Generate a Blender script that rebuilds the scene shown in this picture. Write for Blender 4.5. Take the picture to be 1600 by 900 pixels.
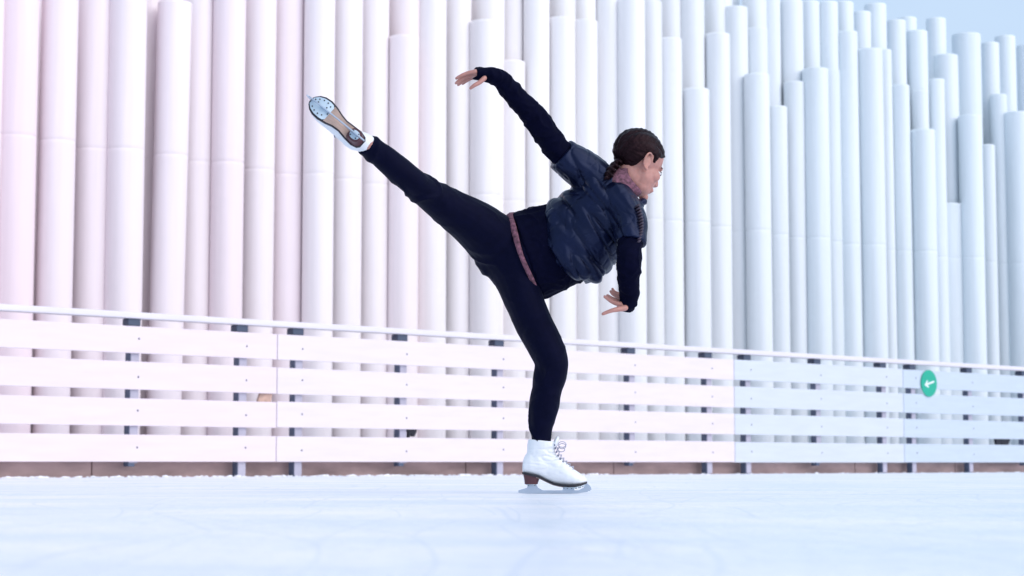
import bpy, bmesh, math, random
from mathutils import Vector, Matrix, noise
for o in list(bpy.data.objects): bpy.data.objects.remove(o)
S = bpy.context.scene
COL = S.collection
random.seed(7)
# ---------------------------------------------------------------- camera
F = 3000.0; CH = 0.11
PITCH = math.atan(274.0 / F)
cd = bpy.data.cameras.new('camera'); cam = bpy.data.objects.new('camera', cd); COL.objects.link(cam)
cd.sensor_width = 36; cd.lens = 36 * F / 1600; cd.clip_start = .05; cd.clip_end = 3000
cam.location = (0, 0, CH); cam.rotation_euler = (math.pi / 2 + PITCH, 0, 0)
cd.dof.use_dof = True; cd.dof.focus_distance = 7.0; cd.dof.aperture_fstop = 5.6
S.camera = cam
# ---------------------------------------------------------------- sky and sun
SUN_EL, SUN_AZ = 29, 126          # degrees; azimuth clockwise from +Y
W = bpy.data.worlds.new('World'); S.world = W; W.use_nodes = True
nt = W.node_tree; bg = nt.nodes['Background']
sky = nt.nodes.new('ShaderNodeTexSky'); sky.sky_type = 'NISHITA'; sky.sun_disc = False
sky.sun_elevation = math.radians(SUN_EL); sky.sun_rotation = math.radians(SUN_AZ)
sky.air_density = 1.0; sky.dust_density = 2.5; sky.ozone_density = 1.5
bg.inputs[1].default_value = 0.10
wt = nt.nodes.new('ShaderNodeTexCoord'); wm = nt.nodes.new('ShaderNodeMapping'); wm.inputs['Scale'].default_value = (1, 1, 3.5)
nt.links.new(wt.outputs['Generated'], wm.inputs[0])
wn = nt.nodes.new('ShaderNodeTexNoise'); wn.inputs['Scale'].default_value = 2.2; wn.inputs['Detail'].default_value = 5
nt.links.new(wm.outputs[0], wn.inputs[0])
wr = nt.nodes.new('ShaderNodeMapRange'); wr.inputs[1].default_value = .3; wr.inputs[2].default_value = .7; wr.inputs[3].default_value = .8; wr.inputs[4].default_value = 1.0
nt.links.new(wn.outputs[0], wr.inputs[0])
mx = nt.nodes.new('ShaderNodeMix'); mx.data_type = 'RGBA'; mx.inputs[7].default_value = (3.95, 5.05, 6.5, 1)   # the overcast veil
nt.links.new(wr.outputs[0], mx.inputs[0]); nt.links.new(sky.outputs[0], mx.inputs[6]); nt.links.new(mx.outputs[2], bg.inputs[0])
sl = bpy.data.lights.new('sun', 'SUN'); sun = bpy.data.objects.new('sun', sl); COL.objects.link(sun)
sl.energy = 1.5; sl.angle = math.radians(80); sl.color = (1, .92, .90)
a, e = math.radians(SUN_AZ), math.radians(SUN_EL)
sd = Vector((math.sin(a) * math.cos(e), math.cos(a) * math.cos(e), math.sin(e)))
sun.rotation_euler = sd.to_track_quat('Z', 'Y').to_euler(); sun.location = (8, -6, 12)
S.view_settings.view_transform = 'Standard'; S.view_settings.look = 'None'
S.view_settings.exposure = 0.61; S.view_settings.gamma = 1

# ---------------------------------------------------------------- helpers
CA = Vector((0, 0, CH))
def ray(px, py):
    a = (px - 800) / F; b = (450 - py) / F
    return Vector((a, math.cos(PITCH) - b * math.sin(PITCH), math.sin(PITCH) + b * math.cos(PITCH)))
def at(px, py, Y):
    r = ray(px, py); return CA + r * (Y / r.y)
def onp(px, py, P0, n):
    r = ray(px, py); return CA + r * ((P0 - CA).dot(n) / r.dot(n))
def prop(o, label=None, cat=None, group=None, kind=None):
    for k, v in (('label', label), ('category', cat), ('group', group), ('kind', kind)):
        if v: o[k] = v
    return o
def mesh(name, bm, mat, parent=None, smooth=False):
    me = bpy.data.meshes.new(name); bm.to_mesh(me); bm.free()
    if mat: me.materials.append(mat)
    if smooth: me.polygons.foreach_set('use_smooth', [True] * len(me.polygons))
    o = bpy.data.objects.new(name, me); COL.objects.link(o)
    if parent: o.parent = parent
    return o
def empty(name, loc=(0, 0, 0)):
    o = bpy.data.objects.new(name, None); COL.objects.link(o); o.location = loc
    o.empty_display_size = .1
    return o
def box(bm, M, sx, sy, sz, bev=0):
    r = bmesh.ops.create_cube(bm, size=1, matrix=M @ Matrix.Diagonal((sx, sy, sz, 1)))
    if bev:
        es = list({e for v in r['verts'] for e in v.link_edges})
        bmesh.ops.bevel(bm, geom=es, offset=bev, segments=2, affect='EDGES', profile=.6)
def mat(name, col, rough=.6, nscale=0, namt=0, bump=0, bscale=60, spec=.5, metal=0, sss=0, stretch=None, sheen=0, bdist=.004, stint=(1, 1, 1)):
    m = bpy.data.materials.new(name); m.use_nodes = True; t = m.node_tree; b = t.nodes['Principled BSDF']
    b.inputs['Base Color'].default_value = (*col, 1); b.inputs['Roughness'].default_value = rough
    b.inputs['Metallic'].default_value = metal; b.inputs['Specular IOR Level'].default_value = spec
    b.inputs['Specular Tint'].default_value = (*stint, 1)
    if sss:
        b.inputs['Subsurface Weight'].default_value = sss; b.inputs['Subsurface Radius'].default_value = (.012, .005, .003)
        b.inputs['Subsurface Scale'].default_value = 1
    if sheen: b.inputs['Sheen Weight'].default_value = sheen
    tc = t.nodes.new('ShaderNodeTexCoord'); mp = t.nodes.new('ShaderNodeMapping')
    t.links.new(tc.outputs['Object'], mp.inputs[0])
    if stretch: mp.inputs['Scale'].default_value = stretch
    if namt:
        n = t.nodes.new('ShaderNodeTexNoise'); n.inputs['Scale'].default_value = nscale; n.inputs['Detail'].default_value = 6
        t.links.new(mp.outputs[0], n.inputs[0])
        r = t.nodes.new('ShaderNodeValToRGB'); t.links.new(n.outputs[0], r.inputs[0])
        r.color_ramp.elements[0].position = .3; r.color_ramp.elements[1].position = .7
        r.color_ramp.elements[0].color = (*[c * (1 - namt) for c in col], 1)
        r.color_ramp.elements[1].color = (*[min(1, c * (1 + namt)) for c in col], 1)
        t.links.new(r.outputs[0], b.inputs['Base Color'])
    if bump:
        n = t.nodes.new('ShaderNodeTexNoise'); n.inputs['Scale'].default_value = bscale; n.inputs['Detail'].default_value = 5
        t.links.new(mp.outputs[0], n.inputs[0])
        u = t.nodes.new('ShaderNodeBump'); u.inputs['Strength'].default_value = bump; u.inputs['Distance'].default_value = bdist
        t.links.new(n.outputs[0], u.inputs['Height']); t.links.new(u.outputs[0], b.inputs['Normal'])
    return m
def V3(x): return Vector(x)

# ---------------------------------------------------------------- fence line geometry
PL = at(0, 724, 14.5); PR = at(1600, 724, 24.0)
P0 = Vector((PL.x, PL.y, 0)); D = Vector((PR.x - PL.x, PR.y - PL.y, 0)).normalized()
N = Vector((D.y, -D.x, 0))                                   # towards the rink
ANG = math.atan2(D.y, D.x)
def fp(s, z=0, off=0): return P0 + D * s + N * off + Vector((0, 0, z))
def fs(px): return (onp(px, 724, P0, N) - P0).dot(D)
def fmat(s, z, off): return Matrix.Translation(fp(s, z, off)) @ Matrix.Rotation(ANG, 4, 'Z')

# ---------------------------------------------------------------- ground, ice
def ice_mat():
    m = mat('ice', (.80, .86, .95), .5, spec=.35)
    t = m.node_tree; b = t.nodes['Principled BSDF']; tc = t.nodes['Texture Coordinate']; b.inputs['Roughness'].default_value = .36; b.inputs['Specular IOR Level'].default_value = .5
    def noi(sc, st, det=6):
        mp = t.nodes.new('ShaderNodeMapping'); mp.inputs['Scale'].default_value = st
        t.links.new(tc.outputs['Object'], mp.inputs[0])
        n = t.nodes.new('ShaderNodeTexNoise'); n.inputs['Scale'].default_value = sc; n.inputs['Detail'].default_value = det
        t.links.new(mp.outputs[0], n.inputs[0]); return n
    n1 = noi(1.3, (.8, 1.2, 1)); n2 = noi(16, (1, 1.6, 1), 10)
    ad = t.nodes.new('ShaderNodeMath'); ad.operation = 'MULTIPLY_ADD'; ad.inputs[1].default_value = .45
    t.links.new(n2.outputs[0], ad.inputs[0]); t.links.new(n1.outputs[0], ad.inputs[2])
    r = t.nodes.new('ShaderNodeValToRGB'); r.color_ramp.elements[0].position = .5; r.color_ramp.elements[1].position = .92
    r.color_ramp.elements[0].color = (.71, .78, .87, 1); r.color_ramp.elements[1].color = (.94, .92, .95, 1)
    t.links.new(ad.outputs[0], r.inputs[0]); t.links.new(r.outputs[0], b.inputs['Base Color'])
    prev = r.outputs[0]; hgt = None
    for sc, st, rot in ((3.4, (1, .10, 1), .9), (4.6, (.09, 1, 1), -.25), (3.0, (1, .07, 1), 1.35)):
        mp = t.nodes.new('ShaderNodeMapping'); mp.inputs['Scale'].default_value = st; mp.inputs['Rotation'].default_value = (0, 0, rot)
        wn_ = t.nodes.new('ShaderNodeTexNoise'); wn_.inputs['Scale'].default_value = .25; wn_.inputs['Detail'].default_value = 0
        t.links.new(tc.outputs['Object'], wn_.inputs[0])
        va = t.nodes.new('ShaderNodeVectorMath'); va.operation = 'ADD'
        t.links.new(tc.outputs['Object'], va.inputs[0]); t.links.new(wn_.outputs[1], va.inputs[1]); t.links.new(va.outputs[0], mp.inputs[0])
        vo = t.nodes.new('ShaderNodeTexVoronoi'); vo.feature = 'DISTANCE_TO_EDGE'; vo.inputs['Scale'].default_value = sc
        t.links.new(mp.outputs[0], vo.inputs[0])
        mr = t.nodes.new('ShaderNodeMapRange'); mr.inputs[1].default_value = .003; mr.inputs[2].default_value = .014; mr.inputs[3].default_value = 1; mr.inputs[4].default_value = 0
        t.links.new(vo.outputs[0], mr.inputs[0])
        mk = t.nodes.new('ShaderNodeMath'); mk.operation = 'MULTIPLY'; t.links.new(mr.outputs[0], mk.inputs[0]); t.links.new(n2.outputs[0], mk.inputs[1])
        mi = t.nodes.new('ShaderNodeMix'); mi.data_type = 'RGBA'; mi.inputs[7].default_value = (.67, .73, .83, 1)
        t.links.new(mk.outputs[0], mi.inputs[0]); t.links.new(prev, mi.inputs[6]); prev = mi.outputs[2]
    t.links.new(prev, b.inputs['Base Color'])
    n3 = noi(70, (.5, .2, 1), 4)
    u = t.nodes.new('ShaderNodeBump'); u.inputs['Strength'].default_value = .5; u.inputs['Distance'].default_value = .004
    t.links.new(n3.outputs[0], u.inputs['Height'])
    u2 = t.nodes.new('ShaderNodeBump'); u2.inputs['Strength'].default_value = .8; u2.inputs['Distance'].default_value = .02
    t.links.new(n2.outputs[0], u2.inputs['Height']); t.links.new(u.outputs[0], u2.inputs['Normal'])
    t.links.new(u2.outputs[0], b.inputs['Normal'])
    return m
M_ice = ice_mat()
bm = bmesh.new()
vs = [bm.verts.new(v) for v in ((-400, -400, -.06), (400, -400, -.06), (400, 400, -.06), (-400, 400, -.06))]
bm.faces.new(vs)
prop(mesh('ground', bm, mat('ground', (.42, .43, .46), .9, .3, .2)), kind='structure')
bm = bmesh.new()                                             # rink ice: a sheet bounded by the fence line
vs = [bm.verts.new(v) for v in (fp(-30, 0, -.055), fp(60, 0, -.055), fp(60, 0, 45), fp(-30, 0, 45))]
bm.faces.new(vs)
prop(mesh('ice', bm, M_ice), kind='structure')

# snow scraped up against the kerb
bm = bmesh.new(); rs = random.Random(3)
s = -6.0
while s < 19:
    dens = 1.0 if s < 6.5 else .35
    if rs.random() < dens:
        r = rs.uniform(.005, .018) * (1 if s < 6.5 else .6)
        c = fp(s, r * .1, rs.uniform(-.02, .08))
        bmesh.ops.create_icosphere(bm, subdivisions=2, radius=r, matrix=Matrix.Translation(c) @ Matrix.Rotation(ANG, 4, 'Z') @ Matrix.Diagonal((rs.uniform(1, 3.2), 1.2, rs.uniform(.3, .75), 1)))
    s += rs.uniform(.015, .06)
for v in bm.verts:
    v.co += Vector((noise.noise(v.co * 60), noise.noise(v.co * 60 + V3((9, 0, 0))), noise.noise(v.co * 60 + V3((0, 9, 0))))) * .012
prop(mesh('snow', bm, mat('snow', (.86, .86, .90), .8, 30, .05, .4, 150)), kind='stuff')

# ---------------------------------------------------------------- kerb wall behind the posts
M_kerb = mat('kerb', (.46, .33, .32), .8, 2.2, .32, .4, 50, stretch=(1, 1, 3))
kerb = empty('kerb_wall', fp(6, 0, -.2))
s = -7.0; rs = random.Random(5)
while s < 20:
    L = 1.97
    bm = bmesh.new(); box(bm, fmat(s + L / 2, .045, -.19), L - .012, .06, .19, .004)
    o = mesh('kerb_board', bm, M_kerb); o.parent = kerb; o.matrix_parent_inverse = Matrix.Translation(-kerb.location)
    s += L
prop(kerb, 'low reddish brown timber kerb running under the white rink fence', 'kerb', kind='thing')

# ---------------------------------------------------------------- rink fence
fence = empty('rink_fence', fp(0))
FI = Matrix.Translation(-fence.location)
def fchild(o, par=None):
    o.parent = par or fence
    if not par: o.matrix_parent_inverse = FI
    else: o.matrix_parent_inverse = FI @ Matrix.Identity(4) if False else Matrix.Identity(4)
    return o
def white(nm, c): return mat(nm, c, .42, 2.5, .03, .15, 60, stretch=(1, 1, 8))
M_b = [white('board_pink_cast', (.77, .67, .72)), white('board_warm_cast', (.76, .68, .725)),  # white boards; light-leak cast, pink left to blue right, put into their colours
       white('board_blue_cast', (.60, .64, .71)), white('board_cool_cast', (.53, .60, .69))]
M_screw = mat('screw', (.10, .10, .13), .5)
seams = [-6.0, fs(430), fs(1147), fs(1412), 19.0]
zs = [(.122, .337), (.410, .627), (.695, .918), (.985, 1.20)]
posts = [-380, -180, 30 - 60, 208, 378, 466, 630, 782, 989, 1110, 1171, 1281, 1384, 1430, 1519, 1605, 1690, 1760]
ps = [fs(x) for x in posts]
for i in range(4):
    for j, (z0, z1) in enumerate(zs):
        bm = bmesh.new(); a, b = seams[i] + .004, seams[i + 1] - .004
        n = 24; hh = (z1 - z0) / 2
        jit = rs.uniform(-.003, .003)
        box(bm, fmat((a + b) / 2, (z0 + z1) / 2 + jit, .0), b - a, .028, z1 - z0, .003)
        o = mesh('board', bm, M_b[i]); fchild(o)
        bs = bmesh.new(); any_ = False
        for p in ps:
            if a < p + .02 < b:
                m = bmesh.new()
                bmesh.ops.create_uvsphere(m, u_segments=10, v_segments=6, radius=.0085, matrix=fmat(p + .025, (z0 + z1) / 2 + rs.uniform(-.012, .012), .0145) @ Matrix.Diagonal((1, .4, 1, 1)))
                fchild(mesh('screw', m, M_screw, smooth=True), o)
        bs.free()
M_metal = mat('post_metal', (.10, .13, .20), .45, 8, .2, metal=.3)
M_front = mat('post_front', (.45, .43, .52), .5, 8, .08)
M_brk = mat('bracket', (.05, .07, .12), .5)
long_ = {378, 466, 782, 1110, 1171, 1384, 1430, 1519}
for x, p in zip(posts, ps):
    zb = -.02 if x in long_ else .085
    bm = bmesh.new(); box(bm, fmat(p, (zb + 1.2) / 2, -.062), .06, .072, 1.2 - zb, .004)
    o = fchild(mesh('post', bm, M_metal))
    bm = bmesh.new(); box(bm, fmat(p + .012, (zb + 1.225) / 2 + .01, -.0215), .075, .009, 1.19 - zb, .002)
    fchild(mesh('front_plate', bm, M_front), o)
    bm = bmesh.new(); box(bm, fmat(p - .005, 1.232, -.05), .115, .085, .058, .006)
    box(bm, fmat(p - .005, 1.2, -.105), .09, .02, .12, .003)
    fchild(mesh('bracket', bm, M_brk), o)
bm = bmesh.new(); box(bm, fmat(6.5, 1.287, -.035), 25, .10, .052, .012)
fchild(mesh('top_rail', bm, mat('rail_paint', (.72, .68, .73), .35, 2, .03)))
prop(fence, 'white painted rink fence of four horizontal boards with thin top rail', 'fence')

# green round sign with arrow
c = onp(1452, 599, fp(0, 0, .03), N)
ss = (c - P0).dot(D)
sg = empty('round_sign', fp(ss, c.z, .016))
bm = bmesh.new()
bmesh.ops.create_cone(bm, cap_ends=True, segments=48, radius1=.158, radius2=.158, depth=.010, matrix=Matrix.Rotation(math.pi / 2, 4, 'X'))
es = [e for e in bm.edges if len(e.link_faces) == 2 and e.calc_face_angle(0) > 1]
bmesh.ops.bevel(bm, geom=es, offset=.002, segments=2, affect='EDGES')
d = mesh('disc', bm, mat('sign_green', (.0, .38, .25), .4, 5, .06), sg)
sg.rotation_euler = (0, 0, ANG); sg.location = fp(ss, c.z, .024)
bm = bmesh.new()
def poly(bm, pts, y, th=.003):
    f = [bm.verts.new((x, y, z)) for x, z in pts]; g = [bm.verts.new((x, y + th, z)) for x, z in pts]
    bm.faces.new(f); bm.faces.new(g[::-1])
    for i in range(len(pts)):
        j = (i + 1) % len(pts); bm.faces.new((f[i], g[i], g[j], f[j]))
    bmesh.ops.recalc_face_normals(bm, faces=bm.faces); bm.normal_update(); bmesh.ops.triangulate(bm, faces=[q for q in bm.faces if len(q.verts) > 4])
pts = [(-.098, 0), (-.030, .046), (-.018, .034), (-.052, .010), (.098, .010), (.098, -.010), (-.052, -.010), (-.018, -.034), (-.030, -.046)]
ca, sa = math.cos(.24), math.sin(.24)
poly(bm, [(x * ca - z * sa, x * sa + z * ca) for x, z in pts], -.0085)
mesh('arrow', bm, mat('sign_white', (.82, .86, .90), .4), sg)
prop(sg, 'round green sign with white arrow pointing left on the fence', 'sign')

# small things seen in the board gaps
def gap_thing(name, px, py, w, label, cat, m, shape):
    c = onp(px, py, fp(0, 0, -.03), N); s_ = (c - P0).dot(D)
    bm = bmesh.new(); poly(bm, [(x * w, z * w) for x, z in shape], -.012, .03)
    o = mesh(name, bm, m); o.location = fp(s_, c.z, -.032); o.rotation_euler = (0, 0, ANG)
    bmesh_b = o.modifiers.new('b', 'BEVEL'); bmesh_b.width = .003; bmesh_b.segments = 2
    return prop(o, label, cat)
M_rub = mat('black_rubber', (.008, .009, .02), .6)
clip = [(-.5, .35), (.5, .35), (.42, .05), (.22, -.3), (.05, -.28), (-.08, -.05), (-.2, -.35), (-.36, -.35), (-.34, .0)]
gap_thing('rubber_clip', 643, 676, .125, 'black clip hanging in lowest board gap left of the skater', 'clip', M_rub, clip)
gap_thing('rubber_clip', 1566, 690, .36, 'wide black clip hanging in lowest board gap beyond the green sign', 'clip', M_rub,
          [(-.5, .22), (.5, .22), (.46, .05), (.3, -.14), (.05, -.2), (-.1, -.03), (-.22, -.2), (-.36, -.18), (-.42, .02)])
gap_thing('wood_block', 413, 620, .125, 'small tan wooden block wedged in the middle board gap', 'block', mat('tan_wood', (.55, .37, .30), .7, 20, .3),
          [(-.6, -.38), (-.32, .38), (.5, .38), (.62, .22), (.5, -.38)])

# ---------------------------------------------------------------- white columns behind
TOFF = -2.75
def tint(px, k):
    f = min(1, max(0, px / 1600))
    a = Vector((.91, .80, .84)); m_ = Vector((.90, .865, .87)); b = Vector((.755, .82, .865))  # pink-to-blue light leak across the view, painted into the white tubes
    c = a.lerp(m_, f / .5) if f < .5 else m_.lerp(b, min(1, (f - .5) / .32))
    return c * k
mats = {}
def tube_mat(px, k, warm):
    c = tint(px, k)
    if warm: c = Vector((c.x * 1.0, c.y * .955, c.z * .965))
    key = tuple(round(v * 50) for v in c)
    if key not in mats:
        m = mat('column_colour_cast', tuple(c), .5, 3.0, .045, .12, 30, stretch=(3, 3, .16), spec=.3)
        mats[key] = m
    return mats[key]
# xL, xR (photo px at yref), top y, row, yref, lean px, tone
T = [(-6, 50, -60, 0, 450, 0, 1), (57, 111, -40, 0, 450, 0, 1), (112, 166, -80, 1, 450, 0, .95), (164, 220, -50, 0, 450, 0, 1), (196, 246, -30, 2, 450, 0, .93),
     (232, 283, 2, 0, 450, 8, 1), (279, 327, -50, 1, 450, 0, .96), (328, 377, -70, 0, 450, 0, 1), (374, 425, -40, 1, 450, 0, .96), (421, 471, -60, 1.4, 450, 0, 1),
     (473, 519, -50, 0, 450, 0, 1), (515, 563, -30, .6, 450, 0, .97), (559, 605, -80, 1, 450, 0, 1), (606, 651, 58, 0, 450, 0, 1), (607, 655, -40, 1.3, 60, 0, .96),
     (650, 696, -50, .6, 450, 0, .98), (692, 733, -60, 1.2, 450, 0, .97), (735, 781, 35, 0, 450, 0, 1), (738, 786, -40, 1.3, 60, 0, .96),
     (781, 820, 97, .6, 450, 0, .97), (779, 817, -40, 1.6, 60, 0, .96), (818, 857, -60, 0.4, 450, 0, 1), (857, 898, 30, 0, 450, 0, 1), (857, 899, -30, 1.2, 20, 0, .94),
     (896, 934, 34, .6, 450, 0, .97), (894, 931, -30, 1.7, 20, 0, .97), (931, 969, -50, 1.2, 450, 0, .98), (967, 1009, 2, 0, 450, 0, 1), (1000, 1037, 4, .9, 450, 0, .94),
     (1030, 1063, -40, 2.2, 60, 0, .93), (1032, 1068, 62, .6, 450, 0, .98), (1060, 1100, -30, 1.6, 60, 0, .97), (1069, 1110, 141, 0, 450, 0, 1), (1106, 1143, 55, .6, 450, 0, 1),
     (1098, 1133, 66, 1.3, 100, 0, .97), (1100, 1134, -25, 2.4, 40, 0, .94), (1131, 1168, 13, 1.6, 60, 0, .99), (1168, 1206, 118, 0, 450, 0, 1), (1166, 1198, 45, 1.0, 60, 0, .97),
     (1160, 1196, -25, 2.4, 10, 0, .98), (1190, 1219, -12, 2.0, 40, 0, .96), (1203, 1233, 168, .6, 450, 0, .96), (1218, 1254, 3, 1.6, 60, 0, 1), (1228, 1259, 130, .9, 450, 0, .98),
     (1259, 1298, 110, 0, 450, 0, 1), (1284, 1317, 111, .8, 450, 0, .93), (1250, 1281, 4, 2.2, 60, 0, .95), (1278, 1308, 5, 1.6, 60, 0, 1), (1302, 1333, 5, 2.6, 60, 0, .98),
     (1314, 1346, 52, .8, 450, 0, .98), (1333, 1360, 20, 2.4, 60, 0, 1), (1346, 1385, 80, 0, 450, 0, 1), (1353, 1385, 8, 2.4, 60, 0, .99), (1376, 1400, 80, 1.2, 450, 0, .96),
     (1386, 1415, 33, 2.2, 60, 0, .96), (1403, 1432, 29, 3.0, 60, 0, 1), (1397, 1426, 135, .8, 450, 0, .98), (1417, 1448, 50, 1.7, 100, 0, 1), (1426, 1464, 205, 0, 450, 0, 1),
     (1425, 1450, 143, 1.2, 180, 0, .98), (1449, 1478, 30, 2.6, 60, 0, .98), (1451, 1476, 125, 1.3, 180, 0, .98), (1463, 1498, 88, 1.8, 180, 0, .99), (1460, 1505, 320, 1.5, 450, 0, .95),
     (1489, 1531, 55, 2.4, 100, 0, .98), (1503, 1538, 183, 0, 450, 0, 1), (1533, 1560, 68, 2.4, 100, 0, .98), (1534, 1558, 228, .9, 450, 0, .95), (1556, 1586, 58, 3.0, 100, 0, .98),
     (1554, 1579, 150, 1.2, 450, 0, .97), (1577, 1614, 178, 0, 450, 0, 1), (1590, 1626, 72, 2.4, 100, 0, .98)]
rt = random.Random(11)
extra = []
x = -60
while x > -330: extra.append((x, x + 56, rt.uniform(-160, 40), rt.choice([0, .5]), 450, 0, 1)); x -= 50
x = 1616
while x < 1900: extra.append((x, x + 34, rt.uniform(90, 260), rt.choice([0, .7]), 450, 0, 1)); extra.append((x, x + 34, rt.uniform(70, 130), 2, 450, 0, .97)); x += 30
M_seam = mat('joint', (.45, .45, .50), .7)
columns = []
def column(xl, xr, yt, row, yref, lean, k, nm='white_tube'):
    pp = fp(0, 0, TOFF - row * .20)
    cx = (xl + xr) / 2
    c = onp(cx, yref, pp, N); d1 = (c - CA).dot(ray(800, 450).normalized())
    R = (xr - xl) / 2 / F * d1 * 1.06
    top = onp(cx, yt, pp, N).z if yt > -900 else 6
    bm = bmesh.new(); n = 28
    rings = []
    jz = 3.12 if row < 2 else 3.12
    prof = [(-.06, R), (jz - .04, R), (jz - .007, R), (jz - .004, R - .0013), (jz + .004, R - .0013), (jz + .007, R), (jz + .04, R), (top - .03, R), (top - .008, R), (top, R - .008), (top, R * .90), (top - .1, R * .885)]
    if top < jz + .1: prof = [(-.06, R)] + prof[7:]
    rj = random.Random(int(xl * 7 + xr))
    ph = rj.uniform(0, 6.28)
    for z, r in prof:
        off = D * (lean / F * d1) * (z / 4.0)
        ring = []
        for i in range(n):
            a_ = 2 * math.pi * i / n
            rr = r * (1 + .006 * math.sin(3 * a_ + ph))
            ring.append(bm.verts.new(V3((rr * math.cos(a_), rr * math.sin(a_), z)) + off))
        rings.append(ring)
    for A, B in zip(rings, rings[1:]):
        for i in range(n): bm.faces.new((A[i], A[(i + 1) % n], B[(i + 1) % n], B[i])).smooth = True
    bm.faces.new(rings[-1])
    for e in bm.edges:
        if len(e.link_faces) == 2 and e.calc_face_angle(0) > .5: e.smooth = False
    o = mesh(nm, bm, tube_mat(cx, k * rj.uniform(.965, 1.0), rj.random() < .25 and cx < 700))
    o.location = (c.x, c.y, 0)
    o.rotation_euler = (rj.uniform(-.0015, .0015), rj.uniform(-.0015, .0015), 0)
    columns.append((cx, row, yt, o)); return o
for t_ in T + extra: column(*t_)
# the rearmost row closes the gaps; its tops follow the skyline of the others
s = -4.0; k_ = 0
while s < 19:
    b_ = fp(s, 0, TOFF - 3.1 * .25 - (k_ % 2) * .16)
    Rr = rt.uniform(.2, .21)
    px = 800 + F * b_.x / b_.y
    yt = -260 if px < 1150 else (60 if px < 1330 else (100 if px < 1420 else 150))
    zt = onp(px, yt, fp(0, 0, TOFF - 3.1 * .25), N).z
    bm = bmesh.new()
    bmesh.ops.create_cone(bm, cap_ends=True, segments=28, radius1=Rr, radius2=Rr, depth=zt, matrix=Matrix.Translation((0, 0, zt / 2 - .05)))
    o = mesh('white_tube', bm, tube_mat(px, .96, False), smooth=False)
    for f_ in o.data.polygons: f_.use_smooth = abs(f_.normal.z) < .5
    o.location = (b_.x, b_.y, 0); columns.append((px, 9, 999, o)); s += .34; k_ += 1
ones = ['', 'first', 'second', 'third', 'fourth', 'fifth', 'sixth', 'seventh', 'eighth', 'ninth', 'tenth', 'eleventh', 'twelfth', 'thirteenth', 'fourteenth', 'fifteenth', 'sixteenth', 'seventeenth', 'eighteenth', 'nineteenth']
tens = {2: ('twentieth', 'twenty'), 3: ('thirtieth', 'thirty'), 4: ('fortieth', 'forty'), 5: ('fiftieth', 'fifty')}
def ordn(n):
    if n < 20: return ones[n]
    return tens[n // 10][0] if n % 10 == 0 else tens[n // 10][1] + '-' + ones[n % 10]
# which tubes the picture shows, so that the labels count only those
bpy.context.view_layer.update(); dg = bpy.context.evaluated_depsgraph_get(); hits = {}
for iy in range(2, 475, 9):
    for ix in range(1, 1600, 3):
        ok, _, _, _, ob, _ = S.ray_cast(dg, CA, ray(ix, iy).normalized())
        if ok: hits.setdefault(ob.name, []).append(ix)
grp = {'a': [], 'b': [], 'c': [], 'h': []}
for c_ in columns:
    h_ = hits.get(c_[3].name, [])
    if len(h_) < 4:
        far = 'left' if c_[0] < 0 else ('right' if c_[0] > 1600 else '')
        if far: prop(c_[3], 'white round tube standing beyond the %s edge of the picture' % far, 'tube', 'white round tubes out of the picture', 'thing')
        else: prop(c_[3], 'white round tube in the rearmost row, hidden behind the others', 'tube', 'rearmost white tubes', 'thing')
        continue
    m_ = sum(h_) / len(h_)
    g_ = 'h' if c_[1] == 9 else ('a' if c_[1] < .9 and c_[2] < -5 else ('b' if c_[1] < .95 else 'c'))
    grp[g_].append((m_, c_[3]))
def shade(px): return 'pinkish white' if px < 560 else ('pale lilac white' if px < 1000 else 'bluish white')  # names the light-leak cast carried by the tube colours
for key, txt in (('a', 'front tube with its top out of frame'), ('b', 'front tube with its flat top showing'), ('c', 'tube standing behind the front row'), ('h', 'sliver of a rearmost tube')):
    for i, (m_, o) in enumerate(sorted(grp[key], key=lambda v: v[0])):
        prop(o, '%s %s, %s such from the left' % (shade(m_), txt, ordn(i + 1)), 'tube', 'white round tubes behind the rink fence', 'thing')

# ================================================================= SKATER
skater = empty('person', at(862, 771, 7.02)); skater.location.z = 0
SI = Matrix.Translation(-skater.location)
def part(o, par=None):
    o.parent = par or skater
    if not par: o.matrix_parent_inverse = SI
    return o
def ring_tube(bm, C, R1, R2, up=None, n=20, cap='round', world=False):
    """C centres (Vector), R1 radius in the picture-plane sense, R2 radius in depth."""
    m = len(C); tang = []
    for i in range(m):
        t = (C[min(i + 1, m - 1)] - C[max(i - 1, 0)]).normalized(); tang.append(t)
    rows = []
    def ring(c, t, a, b, ref):
        d = ref - t * ref.dot(t)
        if d.length < 1e-4: d = t.orthogonal()
        d.normalize(); nn = t.cross(d).normalized()
        return [bm.verts.new(c + nn * a * math.cos(2 * math.pi * k / n) + d * b * math.sin(2 * math.pi * k / n)) for k in range(n)]
    ref = up or Vector((0, 1, 0))
    c0, c1 = cap if isinstance(cap, tuple) else (cap, cap)
    if c0 == 'round':
        for q in (80, 55, 30):
            s_, k_ = math.sin(math.radians(q)), math.cos(math.radians(q)); rows.append(ring(C[0] - tang[0] * min(R1[0], R2[0]) * s_, tang[0], R1[0] * k_, R2[0] * k_, ref))
    for i in range(m): rows.append(ring(C[i], tang[i], R1[i], R2[i], ref))
    if c1 == 'round':
        for q in (30, 55, 80):
            s_, k_ = math.sin(math.radians(q)), math.cos(math.radians(q)); rows.append(ring(C[-1] + tang[-1] * min(R1[-1], R2[-1]) * s_, tang[-1], R1[-1] * k_, R2[-1] * k_, ref))
    for A, B in zip(rows, rows[1:]):
        for k in range(n): bm.faces.new((A[k], A[(k + 1) % n], B[(k + 1) % n], B[k]))
    bm.faces.new(rows[0][::-1]); bm.faces.new(rows[-1])
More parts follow.
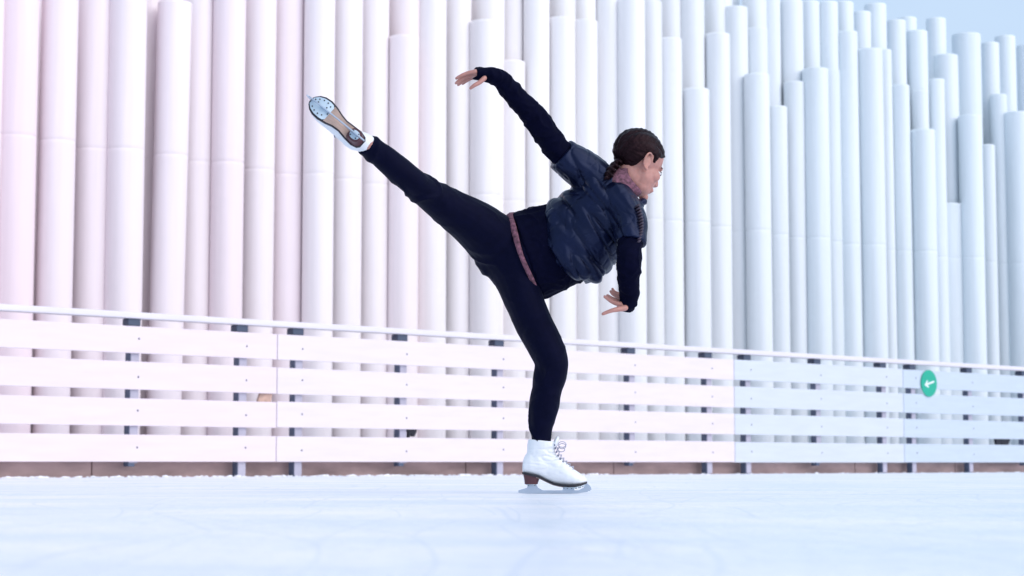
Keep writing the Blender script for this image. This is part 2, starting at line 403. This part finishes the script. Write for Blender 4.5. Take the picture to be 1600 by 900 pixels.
def catmull(P, k=5):
    if len(P) < 3: return [tuple(a_ + (b_ - a_) * j / k for a_, b_ in zip(P[0], P[1])) for j in range(k + 1)]
    out = []
    for i in range(len(P) - 1):
        p0, p1, p2, p3 = P[max(i - 1, 0)], P[i], P[i + 1], P[min(i + 2, len(P) - 1)]
        for j in range(k):
            t = j / k
            out.append(tuple(.5 * (2 * b + (c - a) * t + (2 * a - 5 * b + 4 * c - d) * t * t + (3 * b - a - 3 * c + d) * t ** 3) for a, b, c, d in zip(p0, p1, p2, p3)))
    out.append(P[-1]); return out
def limb(bm, pts, k=1.0, add=0, cap='round', n=20):
    """pts: (px, py, Y, r_px[, rdepth_px])"""
    P = catmull([p if len(p) == 5 else (*p, p[3]) for p in pts])
    C = [at(p[0], p[1], p[2]) for p in P]
    ring_tube(bm, C, [p[3] * k * p[2] / F + add for p in P], [p[4] * k * p[2] / F + add for p in P], cap=cap, n=n)
def ell(bm, M, c, r, sub=3):
    bmesh.ops.create_icosphere(bm, subdivisions=sub, radius=1, matrix=M @ Matrix.Translation(c) @ Matrix.Diagonal((*r, 1)))
def fuse(name, bm, m, vox, smooth=6, parent=None, disp=None):
    me = bpy.data.meshes.new(name); bm.to_mesh(me); bm.free()
    o = bpy.data.objects.new(name, me); COL.objects.link(o)
    r = o.modifiers.new('r', 'REMESH'); r.mode = 'VOXEL'; r.voxel_size = vox
    if smooth:
        s_ = o.modifiers.new('s', 'SMOOTH'); s_.factor = .5; s_.iterations = smooth
    dg = bpy.context.evaluated_depsgraph_get()
    nm = bpy.data.meshes.new_from_object(o.evaluated_get(dg))
    o.modifiers.clear(); old = o.data; o.data = nm; nm.name = name; bpy.data.meshes.remove(old)
    nm.materials.clear(); nm.materials.append(m)
    if disp:
        ns = [v.normal.copy() for v in nm.vertices]
        for v, nn in zip(nm.vertices, ns): v.co += disp(v.co, nn)
    nm.polygons.foreach_set('use_smooth', [True] * len(nm.polygons))
    part(o, parent); return o
# ---- joint lines (photo px, depth, radius px)
STAND = [(806, 418, 7.12, 46, 46), (812, 441, 7.10, 38, 40), (817, 463, 7.08, 32, 36), (826, 487, 7.06, 30, 32), (836, 510, 7.04, 29.5, 29), (849, 534, 7.0, 28.5, 27), (861, 560, 6.98, 26.5, 25),
         (862, 580, 6.99, 25.3, 24), (856, 603, 7.0, 24.3, 24), (850.5, 627, 7.01, 24, 24), (847.5, 650, 7.02, 22, 21), (846, 672, 7.02, 18, 18), (846, 691, 7.02, 16, 17)]
RAISE = [(788, 392, 7.13, 50, 45), (765, 369, 7.08, 43, 43), (734, 345, 7.02, 37, 38), (698, 322, 6.95, 30.5, 31), (665, 300, 6.88, 25, 26), (643, 283, 6.82, 22, 24), (621, 264, 6.78, 22, 24),
         (594, 242, 6.73, 20, 20), (572, 225, 6.69, 16.5, 17)]
PELV = [(782, 386, 7.12, 42, 40), (800, 396, 7.12, 60, 46), (822, 401, 7.12, 69, 50), (836, 396, 7.12, 66, 47)]
TORSO = [(812, 400, 7.12, 66, 48), (826, 399, 7.12, 70, 50), (850, 391, 7.12, 69, 46), (880, 379, 7.12, 67, 46), (915, 356, 7.11, 66, 48), (938, 330, 7.10, 58, 46), (957, 308, 7.09, 42, 36)]
ARML = [(935, 286, 7.08, 30), (905, 262, 7.06, 26), (878, 242, 7.03, 22), (850, 204, 6.99, 20.5), (826, 173, 6.96, 18.5), (802, 146, 6.92, 16.5), (783, 125, 6.89, 13.5), (770, 118.5, 6.88, 12, 16), (757, 116, 6.87, 10.5, 17), (742, 115, 6.86, 8, 17)]
ARMR = [(970, 318, 7.03, 34), (981, 348, 6.97, 25), (984, 378, 6.93, 21), (983, 408, 6.90, 19.5), (983, 436, 6.92, 17), (984, 458, 6.95, 15), (981, 473, 6.97, 13.5, 16), (973, 478, 6.98, 11, 16)]
FNG = [  # raised hand
    [(742, 112, 6.83, 3.6), (731, 114, 6.83, 3.3), (721, 118, 6.83, 3.0), (713, 122.5, 6.83, 2.5)],
    [(742, 115, 6.855, 3.8), (730, 119, 6.85, 3.5), (720, 124, 6.85, 3.1), (712.5, 130, 6.85, 2.5)],
    [(742, 118, 6.88, 3.6), (732, 121.5, 6.88, 3.4), (723, 127, 6.88, 3.1), (716, 132.5, 6.88, 2.5)],
    [(743, 120, 6.905, 3.3), (735, 123, 6.91, 3.0), (728, 127, 6.91, 2.7), (723, 131, 6.91, 2.2)],
    [(757, 122, 6.84, 4.2), (749, 129, 6.83, 3.8), (741, 133.5, 6.82, 3.3), (735, 138, 6.82, 2.6)],
    # hanging hand
    [(975, 467, 6.99, 4.2), (966, 463, 7.0, 4), (959, 460, 7.01, 3.4), (954.5, 455.5, 7.01, 2.7)],
    [(974, 463, 7.02, 3.6), (966, 459.5, 7.03, 3.2), (960, 456, 7.04, 2.8), (957, 451.5, 7.04, 2.3)],
    [(975, 476, 6.95, 4.4), (965, 474.5, 6.94, 4), (955, 470.5, 6.94, 3.5), (945, 463.5, 6.94, 2.7)],
    [(975, 473, 6.98, 4), (966, 470, 6.975, 3.6), (957, 466.5, 6.97, 3.1), (949, 461.5, 6.97, 2.4)],
    [(977, 481, 6.93, 4.8), (967, 483, 6.91, 4.4), (955, 485.5, 6.9, 3.5), (942, 490.5, 6.9, 2.7)]]
# ---- head frame
hp, hy = math.radians(27), math.radians(29)
hf = Vector((math.cos(hp) * math.cos(hy), math.cos(hp) * math.sin(hy), -math.sin(hp)))
hu = Vector((math.sin(hp) * math.cos(hy), math.sin(hp) * math.sin(hy), math.cos(hp)))
hs = hf.cross(hu)
HC = at(997, 256, 7.09)
HM = Matrix.Translation(HC) @ Matrix((hf, hs, hu)).transposed().to_4x4()
M_skin = mat('skin', (.45, .215, .18), .48, 28, .16, .2, 250, sss=.25, bdist=.001)
bm = bmesh.new()
limb(bm, STAND, .9); limb(bm, RAISE, .9); limb(bm, PELV, .86); limb(bm, TORSO, .84); limb(bm, [(p[0], p[1], p[2], p[3] * .7 if i < 2 else p[3] * .86, (p[4] if len(p) > 4 else p[3]) * .8) for i, p in enumerate(ARML)]); limb(bm, [(p[0], p[1], p[2], p[3] * .68 if i < 2 else p[3] * .84, (p[4] if len(p) > 4 else p[3]) * .8) for i, p in enumerate(ARMR)])
# feet inside the boots
limb(bm, [(846, 691, 7.02, 13), (848, 718, 7.02, 12), (870, 742, 7.02, 9), (898, 748, 7.02, 8)], 1)
limb(bm, [(572, 225, 6.69, 13), (560, 216, 6.68, 10), (530, 190, 6.68, 9), (500, 168, 6.68, 8)], 1)
for f_ in FNG: limb(bm, f_, 1, n=12)
limb(bm, [(956, 303, 7.09, 28, 24), (974, 287, 7.09, 22, 21), (992, 270, 7.09, 21, 21)])
for c_, r_ in (((-.012, 0, .036), (.100, .077, .087)), ((.034, 0, -.028), (.060, .058, .082)), ((.036, 0, -.072), (.052, .047, .040)), ((.076, 0, -.099), (.018, .020, .015)),
               ((.087, 0, -.064), (.012, .022, .014)), ((.080, 0, .020), (.013, .042, .014)), ((.060, .040, -.022), (.026, .020, .024)), ((.060, -.040, -.022), (.026, .020, .024)),
               ((-.01, 0, -.05), (.055, .050, .060)), ((.099, 0, -.034), (.011, .0100, .009)), ((.096, .009, -.037), (.008, .006, .006)), ((.096, -.009, -.037), (.009, .007, .007))):
    ell(bm, HM, c_, r_)
ring_tube(bm, [HM @ V3(p) for p in ((.088, 0, .012), (.095, 0, -.010), (.103, 0, -.032))], [.007, .008, .010], [.007, .008, .009], n=12)
for sg_ in (1, -1):          # ears: rim, bowl and lobe
    ring = []
    for k in range(15):
        a_ = math.radians(-60 + k * 20)
        ring.append(HM @ V3((-.006 + .017 * -math.sin(a_) * 1.0 - .004, sg_ * (.078 + .006 * (1 + math.sin(a_))), -.004 + .030 * math.cos(a_))))
    ring_tube(bm, ring[:13], [.0042] * 13, [.0042] * 13, n=8)
    ell(bm, HM, (-.006, sg_ * .074, -.006), (.016, .006, .027)); ell(bm, HM, (.0, sg_ * .079, -.033), (.008, .005, .009)); ell(bm, HM, (.088, sg_ * .014, -.004), (.010, .008, .014))
body = fuse('body', bm, M_skin, .0030, 3)
prop(body)
# lips, eye, brow
for nm, c_, r_, m_ in (('mouth', (.0945, 0, -.064), (.0060, .017, .006), mat('lips', (.45, .16, .17), .4)),):
    bm = bmesh.new(); ell(bm, HM, c_, r_); part(mesh(nm, bm, m_, smooth=True), body)
M_eye = mat('eye', (.75, .73, .73), .15); M_iris = mat('iris', (.02, .015, .015), .2); M_brow = mat('brow_hair', (.012, .007, .012), .6)
for sg_ in (1, -1):
    bm = bmesh.new(); ell(bm, HM, (.0775, sg_ * .031, .000), (.0120, .0120, .0075)); ey = part(mesh('eye', bm, M_eye, smooth=True), body)
    bm = bmesh.new(); ell(bm, HM, (.0862, sg_ * .0335, -.001), (.0042, .0058, .0055)); part(mesh('iris', bm, M_iris, smooth=True), ey) if False else part(mesh('iris', bm, M_iris, smooth=True), body)
    bm = bmesh.new()
    ring_tube(bm, [HM @ V3(p) for p in ((.0895, sg_ * .018, .018), (.084, sg_ * .034, .024), (.072, sg_ * .048, .020))], [.002, .0028, .0012], [.0025, .003, .0018], n=8)
    part(mesh('eyebrow', bm, M_brow, smooth=True), body)
    bm = bmesh.new()
    ring_tube(bm, [HM @ V3(p) for p in ((.0885, sg_ * .022, .005), (.0870, sg_ * .033, .008), (.080, sg_ * .044, .004))], [.0015, .0026, .0018], [.002, .003, .002], n=8)
    part(mesh('eyelashes', bm, M_brow, smooth=True), body)
# ---- hair: slicked back, shell that follows the skull above the hairline
def hair_d(f, u):
    pts = [(-.13, -.075), (-.06, -.066), (-.03, -.035), (-.018, .020), (.010, .030), (.022, .006), (.030, .004), (.036, .036), (.058, .045), (.075, .066), (.095, .072), (.13, .072)]
    for (a_, b_), (c_, d_) in zip(pts, pts[1:]):
        if a_ <= f <= c_: return u - (b_ + (d_ - b_) * (f - a_) / (c_ - a_))
    return u
bm = bmesh.new(); bmesh.ops.create_icosphere(bm, subdivisions=6, radius=1)
for v in bm.verts:
    d_ = v.co.normalized()
    p = V3((-.014 + d_.x * .105, d_.y * .083, .036 + d_.z * .094))
    if p.z < -.0: p.x += .25 * (p.z) * (-1 if p.x < 0 else 0) * .5      # nape tucks in
    h = hair_d(p.x, p.z)
    k = max(0, min(1, (h + .004) / .010)); k = k * k * (3 - 2 * k)
    # combed ridges, converging to the back
    ang = math.atan2(p.y, p.z - .0); q = noise.noise(V3((ang * 9, p.x * 8, 3))) + .6 * noise.noise(V3((ang * 26, p.x * 16, 1)))
    curls = noise.noise(p * 75)
    rowp = math.atan2(p.y, p.z + .05) * 11 + p.x * 9; br = abs(math.sin(rowp)) * (.75 + .25 * math.sin(p.x * 330 + rowp * 2))
    out = 1 + k * (.014 * q + .010 * curls + .045 * (br - .6))
    c0 = V3((-.012, 0, .036))
    p2 = c0 + (p - c0) * (out if k > 0 else 1)
    p = c0.lerp(p2, 1) if k >= 1 else (c0 + (p2 - c0) * (.84 + .16 * k))
    v.co = HM @ p
M_hair = mat('hair', (.008, .0035, .005), .40, 45, .6, .6, 110, spec=.13, stint=(1, .6, .7), bdist=.004)
hair = part(mesh('hair', bm, M_hair, smooth=True))
bm = bmesh.new()             # braid coiled low at the nape, going into the collar
pts = [(967, 252, 7.06, 5), (959, 259, 7.03, 5), (953, 268, 7.0, 4.5), (950, 278, 6.98, 3.5)]
limb(bm, pts, 1)
for i in range(9):
    t_ = i / 8; q = catmull(pts, 4)[int(t_ * 12)]
    ell(bm, Matrix.Translation(at(q[0] + (3 if i % 2 else -3), q[1], q[2] - .012)) @ Matrix.Rotation(.6 if i % 2 else -.6, 4, 'Y'), (0, 0, 0), (q[3] * .0032, .020, q[3] * .0020))
fuse('braid', bm, M_hair, .003, 1)

# ---- clothes
def fold(scale, amp, st=(1, 1, 1), axis=None):
    def f_(co, n_):
        p = Vector((co.x * st[0], co.y * st[1], co.z * st[2])) * scale
        w = noise.noise_vector(p * .6) * 1.2
        a_ = noise.noise(p + w); r = 1 - abs(a_) * 2.2
        return n_ * amp * (r * r if r > 0 else 0) + n_ * amp * .35 * noise.noise(p * 3.1)
    return f_
M_leg = mat('leggings', (.0014, .0017, .010), .66, 30, .2, .5, 300, spec=.14, stint=(.4, .45, 1), bdist=.001)
bm = bmesh.new(); limb(bm, STAND, 1.0, cap=('round', 'flat')); limb(bm, RAISE, 1.0, cap=('round', 'flat')); limb(bm, PELV, 1.0, cap=('round', 'flat'))
KN = at(846, 600, 7.0)
def leg_disp(co, n_):
    p = co * 9
    a_ = noise.noise(p + noise.noise_vector(p * .7))
    r = max(0, 1 - abs(a_) * 3.2)
    near = 0
    for kx, ky, kY in ((850, 585, 7), (655, 292, 6.85), (775, 400, 7.1), (846, 680, 7.02), (580, 230, 6.7)):
        d_ = (co - at(kx, ky, kY)).length; near = max(near, math.exp(-(d_ / .09) ** 2))
    return n_ * (.002 + .008 * near) * (r - .3)
fuse('leggings', bm, M_leg, .0045, 4, disp=leg_disp)
M_sw = mat('sweater', (.0016, .0018, .010), .85, 40, .25, .7, 420, spec=.12, stint=(.4, .45, 1), bdist=.001)
bm = bmesh.new()
limb(bm, [(824, 400.5, 7.12, 70, 51), (850, 391, 7.12, 69, 47), (880, 379, 7.12, 66, 46), (915, 356, 7.11, 58, 42), (938, 330, 7.10, 48, 38), (952, 312, 7.09, 32, 30)], 1.0, add=.003, cap=('flat', 'round'))
thin = lambda A_: [(p[0], p[1], p[2], p[3] * (.72, .82, .9)[i], *[q * .8 for q in p[4:]]) if i < 3 else p for i, p in enumerate(A_)]
limb(bm, thin(ARML), 1.0, cap=('round', 'flat')); limb(bm, thin(ARMR), 1.0, cap=('round', 'flat'))
fuse('sweater', bm, M_sw, .0045, 3, disp=fold(16, .0055, (1, 1, 1)))
# mauve waistband: the hem of the under-shirt
M_mauve = mat('mauve_knit', (.15, .06, .09), .85, 90, .6, .9, 300, bdist=.002)
bm = bmesh.new()
NB = 48; rows = []
c_a, c_b = at(819, 402, 7.12), at(826, 399.5, 7.12); tt = (c_b - c_a).normalized()
dd = Vector((0, 1, 0)); nn = tt.cross(dd).normalized()
for off, rad in ((-.009, 0.0), (-.0085, .008), (.0, .0115), (.0085, .008), (.009, 0)):
    ring = []
    for k in range(NB):
        a_ = 2 * math.pi * k / NB
        R1 = 69.5 * 7.12 / F + rad; R2 = 50 * 7.12 / F + rad
        bow = -.020 * max(0, -math.sin(a_))                 # dips away from the torso on the back, as a hem does
        ring.append(bm.verts.new(c_a.lerp(c_b, .5) + tt * (off * (1 + .5 * max(0, math.cos(a_))) + bow + .002 * math.sin(5 * a_)) + nn * R1 * math.cos(a_) + dd * R2 * math.sin(a_)))
    rows.append(ring)
for A, B in zip(rows, rows[1:]):
    for k in range(NB): bm.faces.new((A[k], A[(k + 1) % NB], B[(k + 1) % NB], B[k]))
part(mesh('waistband', bm, M_mauve, smooth=True))
# short-sleeved padded jacket
M_vest = mat('padded_nylon', (.0028, .0045, .020), .34, 12, .3, .25, 45, spec=.33, bdist=.003, stint=(.42, .55, 1))
bm = bmesh.new()
limb(bm, [(882, 384, 7.115, 68, 56), (900, 373, 7.11, 72, 59), (919, 357, 7.11, 71, 60), (938, 334, 7.10, 66, 57), (948, 319, 7.09, 56, 52), (955, 310, 7.085, 42, 40)], 1, cap=('flat', 'round'), n=32)
limb(bm, [(941, 292, 7.08, 34, 42), (915, 268, 7.07, 31, 36), (893, 253, 7.045, 28, 32), (877, 241, 7.03, 26, 27)], 1, cap=('round', 'flat'))
limb(bm, [(966, 322, 7.04, 36, 44), (982, 344, 6.98, 29, 33), (985.5, 362, 6.95, 25.5, 28), (984.5, 380, 6.93, 24, 25)], 1, cap=('round', 'flat'))
limb(bm, [(868, 342, 7.06, 16, 24), (879, 385, 7.03, 24, 22), (905, 413, 7.03, 24, 22), (930, 427, 7.05, 15, 20)], 1)   # bloused hem
VC = at(915, 350, 7.0)
def vest_disp(co, n_):
    # long soft folds sweeping round the back plus crumples
    q = co - VC
    u_ = q.x * .80 + q.z * .60; w_ = -q.x * .60 + q.z * .80        # u along the spine
    p = V3((u_ * 15, q.y * 5, w_ * 4)); wv = noise.noise_vector(p * .45) * 1.3
    a_ = noise.noise(p + wv); r = 1 - min(1, abs(a_) * 3.2)
    p3 = co * 17; b_ = noise.noise(p3 + noise.noise_vector(p3 * .6)); r3 = 1 - min(1, abs(b_) * 4.5)
    if_hem = 1
    puff = math.sin(u_ * 2 * math.pi / .052 + 2.2 * noise.noise(co * 7))
    return n_ * (-.0105 * r * r - .0022 * r3 * r3 + .0008 * puff + .004)
fuse('padded_jacket', bm, M_vest, .0034, 2, disp=vest_disp)
# hood lying on the shoulders
bm = bmesh.new()
limb(bm, [(938, 262, 7.08, 10, 18), (926, 276, 7.05, 14, 22), (930, 299, 7.02, 18, 22), (952, 319, 7.0, 17, 22), (982, 325, 7.01, 13, 20), (1001, 318, 7.04, 8, 14)], 1)
fuse('hood', bm, M_vest, .004, 2, disp=lambda co, n_: vest_disp(co * 1.0, n_) * .7)
# woven shoulder strap of the right sleeve
bm = bmesh.new()
for i in range(13):
    t_ = i / 12; px_ = 996 + 5.5 * math.sin(t_ * 2.9) ; py_ = 322 + t_ * 56
    ell(bm, Matrix.Translation(at(px_, py_, 6.93 - .03 * t_)) @ Matrix.Rotation(-.6, 4, 'Y'), (0, 0, 0), (.013, .022, .0055), 2)
part(mesh('sleeve_trim', bm, mat('ribbed_trim', (.035, .022, .045), .6, 40, .3), smooth=True))
# collar
bm = bmesh.new(); rows = []; NB = 60
ax0, ax1 = at(950, 301, 7.06), at(989, 283, 7.06); ta = (ax1 - ax0).normalized(); d1 = V3((0, 1, 0)); n1 = ta.cross(d1).normalized()
for tq, R in ((-.12, .074), (.1, .080), (.25, .078), (.4, .082), (.52, .075), (.65, .077), (.78, .070), (.92, .069), (1.0, .063), (.97, .058), (.7, .056), (.3, .055)):
    ring = []
    for k in range(NB):
        a_ = 2 * math.pi * k / NB
        rr = R * (1 + .012 * math.sin(30 * a_) + .03 * noise.noise(V3((math.cos(a_) * 2, math.sin(a_) * 2, tq * 5))))
        slump = .010 * math.sin(a_ * 2 + 1) * tq
        ring.append(bm.verts.new(ax0.lerp(ax1, tq) + ta * slump + n1 * rr * math.cos(a_) * .88 + d1 * rr * math.sin(a_)))
    rows.append(ring)
for A, B in zip(rows, rows[1:]):
    for k in range(NB): bm.faces.new((A[k], A[(k + 1) % NB], B[(k + 1) % NB], B[k]))
part(mesh('collar', bm, M_mauve, smooth=True))

# ---- skates
M_lea = mat('white_leather', (.78, .80, .84), .38, 8, .05, .25, 120, bdist=.002)
M_sole = mat('sole_black', (.012, .010, .02), .5)
M_heel = mat('heel_brown', (.085, .025, .035), .45, 30, .2)
M_tan = mat('sole_tan', (.42, .30, .25), .55, 18, .25, stretch=(1, 4, 1))
M_steel = mat('steel', (.50, .56, .66), .32, 10, .1, metal=.75)
M_plate = mat('plate', (.55, .66, .74), .4, 10, .06, metal=.35)
M_lace = mat('lace', (.36, .37, .45), .8); M_hook = mat('hook', (.12, .13, .20), .35, metal=.6)
SOLE = [(0.0, .075, .012), (.008, .074, .022), (.03, .069, .028), (.06, .062, .026), (.09, .047, .022), (.115, .036, .026), (.14, .031, .034), (.17, .028, .039), (.195, .029, .037), (.215, .033, .029), (.230, .039, .016), (.236, .042, .006)]
def sole_at(x):
    for a_, b_ in zip(SOLE, SOLE[1:]):
        if a_[0] <= x <= b_[0]:
            t_ = (x - a_[0]) / (b_[0] - a_[0]); return a_[1] + (b_[1] - a_[1]) * t_, a_[2] + (b_[2] - a_[2]) * t_
    return SOLE[-1][1:]
def slab(bm, xs, z0, z1, wf, cam_=0):
    """closed slab following the sole: z offsets z0..z1 from the sole line, half width wf(x, w)."""
    rows = []
    for x in xs:
        z, w = sole_at(x); w = wf(x, w)
        rows.append([bm.verts.new((x, -w, z + z0)), bm.verts.new((x, w, z + z0)), bm.verts.new((x, w, z + z1)), bm.verts.new((x, -w, z + z1))])
    for A, B in zip(rows, rows[1:]):
        for k in range(4): bm.faces.new((A[k], A[(k + 1) % 4], B[(k + 1) % 4], B[k]))
    bm.faces.new(rows[0][::-1]); bm.faces.new(rows[-1])
def lin(a_, b_, n): return [a_ + (b_ - a_) * i / (n - 1) for i in range(n)]
def make_skate(M, shaft, label=None):
    """shaft: list of (x,y,z,rx,ry) in boot space"""
    bm = bmesh.new(); n = 24; rows = []
    UP = [(0.001, .078, .112, .012), (.008, .0745, .135, .024), (.03, .069, .165, .033), (.06, .062, .175, .035), (.09, .047, .172, .034), (.115, .036, .155, .035), (.14, .031, .132, .038),
          (.165, .028, .108, .041), (.19, .029, .088, .040), (.21, .032, .074, .034), (.226, .037, .063, .022), (.2345, .042, .054, .009)]
    for x, z0, z1, w in UP:
        ring = []; zc, hz = (z0 + z1) / 2, (z1 - z0) / 2
        for k in range(n):
            a_ = 2 * math.pi * k / n; c_, s_ = math.cos(a_), math.sin(a_)
            yy = w * math.copysign(abs(c_) ** .75, c_) * (1 - .30 * max(0, s_) ** 1.0)
            ring.append(bm.verts.new((x, yy, zc + hz * math.copysign(abs(s_) ** .8, s_))))
        rows.append(ring)
    for A, B in zip(rows, rows[1:]):
        for k in range(n): bm.faces.new((A[k], A[(k + 1) % n], B[(k + 1) % n], B[k]))
    bm.faces.new(rows[0][::-1]); bm.faces.new(rows[-1])
    Pp = catmull(shaft, 5)
    ring_tube(bm, [V3(p[:3]) for p in Pp], [p[3] for p in Pp], [p[4] for p in Pp], cap=('round', 'flat'), n=24)
    bmesh.ops.transform(bm, matrix=M, verts=bm.verts)
    def crease(co, n_):
        p = M.inverted() @ co
        k_ = math.exp(-((p.x - .10) / .05) ** 2) * math.exp(-((p.z - .13) / .05) ** 2)
        r_ = 1 - min(1, abs(noise.noise(V3((p.x * 20, p.y * 8, p.z * 60)))) * 3)
        return n_ * (-.0055 * k_ * r_ - .0012 * max(0, 1 - abs(p.z - .100 + .12 * (p.x - .09)) / .003))
    boot = fuse('skate', bm, M_lea, .0028, 3, disp=crease)
    if label: boot['label'] = label
    def sub(nm, bm, m, smooth=False):
        bmesh.ops.recalc_face_normals(bm, faces=bm.faces)
        o = mesh(nm, bm, m, smooth=smooth); o.matrix_world = M; o.parent = boot; o.matrix_parent_inverse = Matrix.Identity(4)
        return o
    bm = bmesh.new(); slab(bm, [s_[0] for s_ in SOLE], -.0045, .0022, lambda x, w: w + .0026); sub('sole', bm, M_sole)
    bm = bmesh.new(); slab(bm, lin(.05, .15, 9), -.0068, -.004, lambda x, w: w - .003); sub('shank', bm, M_tan)
    bm = bmesh.new()          # heel block, tapering down
    rows = []
    for z, x0, x1, w in ((.071, .003, .066, .027), (.052, .007, .062, .025), (.034, .009, .056, .023)):
        ring = []
        for k in range(20):
            a_ = 2 * math.pi * k / 20; cx_ = (x0 + x1) / 2; ring.append(bm.verts.new((cx_ + (x1 - x0) / 2 * math.copysign(abs(math.cos(a_)) ** .7, math.cos(a_)), w * math.copysign(abs(math.sin(a_)) ** .8, math.sin(a_)), z - (.006 * (math.cos(a_) + 1) if z > .06 else 0))))
        rows.append(ring)
    for A, B in zip(rows, rows[1:]):
        for k in range(20): bm.faces.new((A[k], A[(k + 1) % 20], B[(k + 1) % 20], B[k]))
    bm.faces.new(rows[-1]); bm.faces.new(rows[0][::-1]); sub('heel', bm, M_heel)
    # blade: side profile, 4 mm thick, with arches cut between sole and runner
    prof = [(-.014, .003), (.02, .0), (.12, -.0), (.20, .001), (.236, .006), (.242, .010), (.2465, .0085), (.248, .014), (.252, .014), (.250, .022), (.245, .030), (.236, .037), (.226, .034), (.224, .022), (.205, .0120),
            (.19, .0120), (.187, .024), (.150, .024), (.146, .0120), (.075, .0120), (.058, .021), (.052, .031), (.020, .031), (.017, .021), (-.014, .0120)]
    bm = bmesh.new(); f_ = [bm.verts.new((x, -.0021, z)) for x, z in prof]; g_ = [bm.verts.new((x, .0021, z)) for x, z in prof]
    bm.faces.new(f_); bm.faces.new(g_[::-1])
    for i in range(len(prof)):
        j = (i + 1) % len(prof); bm.faces.new((f_[i], g_[i], g_[j], f_[j]))
    bm.normal_update(); bmesh.ops.triangulate(bm, faces=[q for q in bm.faces if len(q.verts) > 4])
    sub('blade', bm, M_steel)
    # mounting plates with screws
    bm = bmesh.new(); slab(bm, lin(.148, .229, 12), -.0085, -.0052, lambda x, w: max(.004, w - .004) if x > .155 else w - .010); pl = sub('sole_plate', bm, M_plate)
    bm = bmesh.new(); rr = []
    for k in range(24):
        a_ = 2 * math.pi * k / 24; rr.append((.033 + .019 * math.copysign(abs(math.cos(a_)) ** .8, math.cos(a_)), .016 * math.sin(a_)))
    f_ = [bm.verts.new((x, y, .0335)) for x, y in rr]; g_ = [bm.verts.new((x, y, .0305)) for x, y in rr]; bm.faces.new(f_); bm.faces.new(g_[::-1])
    for i in range(24): bm.faces.new((f_[i], g_[i], g_[(i + 1) % 24], f_[(i + 1) % 24]))
    sub('heel_plate', bm, M_plate)
    def many(nm, locs, par, m, r, h):
        b_ = bmesh.new(); bmesh.ops.create_cone(b_, cap_ends=True, segments=10, radius1=r, radius2=r * .8, depth=h)
        o = sub(nm, b_, m); o.matrix_world = M @ Matrix.Translation(locs[0])
        for l_ in locs[1:]:
            c = o.copy(); COL.objects.link(c); c.matrix_world = M @ Matrix.Translation(l_)
    many('screw', [(x, y, sole_at(x)[0] - .0092) for x, y in ((.16, .021), (.175, .026), (.192, .025), (.208, .019), (.220, .010), (.168, .010), (.165, -.021), (.18, -.026), (.197, -.024), (.212, -.017), (.205, .008), (.152, -.006))]
         + [(x, y, .030) for x, y in ((.022, .009), (.022, -.009), (.045, .009), (.045, -.009))], boot, M_sole, .0026, .003)
    bm = bmesh.new(); ell(bm, Matrix.Translation((.121, 0, .182)) @ Matrix.Rotation(math.radians(22), 4, 'Y'), (0, 0, 0), (.009, .024, .028)); sub('tongue', bm, M_lea, True)
    # laces and hooks up the instep
    top = [(.190, .089), (.178, .099), (.166, .1085), (.155, .119), (.145, .130), (.137, .142), (.131, .155), (.127, .168), (.125, .180)]
    bm = bmesh.new(); hk = []
    for i, (x, z) in enumerate(top):
        hw = .013 + .0008 * i
        for s_ in (1, -1):
            hk.append((x - .006, s_ * (hw + .003), z - .004))
        nx, nz = top[min(i + 1, len(top) - 1)]
        for s_ in (1, -1):
            ring_tube(bm, [V3((x - .005, s_ * hw, z - .002)), V3(((x + nx) / 2 + .002, 0, (z + nz) / 2 + .0045)), V3((nx - .005, -s_ * hw, nz - .002))], [.0021] * 3, [.0021] * 3, n=6, up=V3((0, .3, 1)))
    for s_, cx_, cz_, r_ in ((-1, .146, .178, .013), (-1, .143, .160, .011), (1, .146, .172, .012)):     # bow loops
        lp = [V3((cx_ + r_ * math.cos(a_) * 1.1, s_ * (.008 + .006 * math.sin(a_)), cz_ + r_ * math.sin(a_) * .8)) for a_ in lin(0, 6.2, 14)]
        ring_tube(bm, lp, [.0014] * 14, [.0014] * 14, n=6, up=V3((0, 1, 0)))
    sub('laces', bm, M_lace, True); many('lace_hook', hk, boot, M_hook, .0026, .007)
    return boot
# standing skate: blade on the ice
hx = at(816, 768, 7.02); hx.z = .0005
yaw = math.radians(-3)
SM = Matrix.Translation(hx) @ Matrix.Rotation(yaw, 4, 'Z') @ Matrix.Rotation(math.radians(0), 4, 'Y')
make_skate(SM, [(.058, 0, .115, .045, .034), (.066, 0, .145, .050, .036), (.070, 0, .172, .052, .039), (.072, 0, .193, .050, .041)], 'white figure skate standing on the ice')
# raised skate: sole turned to the camera
toe = at(480, 153, 6.64); heel_ = at(566, 222, 6.62)
tx = (toe - heel_).normalized(); up_ = V3((-.06, 1, -.10)); up_ = (up_ - tx * up_.dot(tx)).normalized(); yy_ = up_.cross(tx)
RM = Matrix.Translation(heel_ - up_ * .05) @ Matrix((tx, yy_, up_)).transposed().to_4x4()
ank = RM.inverted() @ at(576, 228, 6.70)
kd = (RM.inverted() @ at(600, 246, 6.745) - ank).normalized()
st_ = V3((.055, 0, .115))
make_skate(RM, [(*st_, .042, .034), (*st_.lerp(ank - kd * .02, .55), .040, .035), (*(ank - kd * .01), .036, .036), (*(ank + kd * .035), .033, .033)], 'white figure skate raised with its sole to the camera')
prop(skater, 'person skating on one leg in navy padded jacket and black leggings, other leg raised behind', 'person')
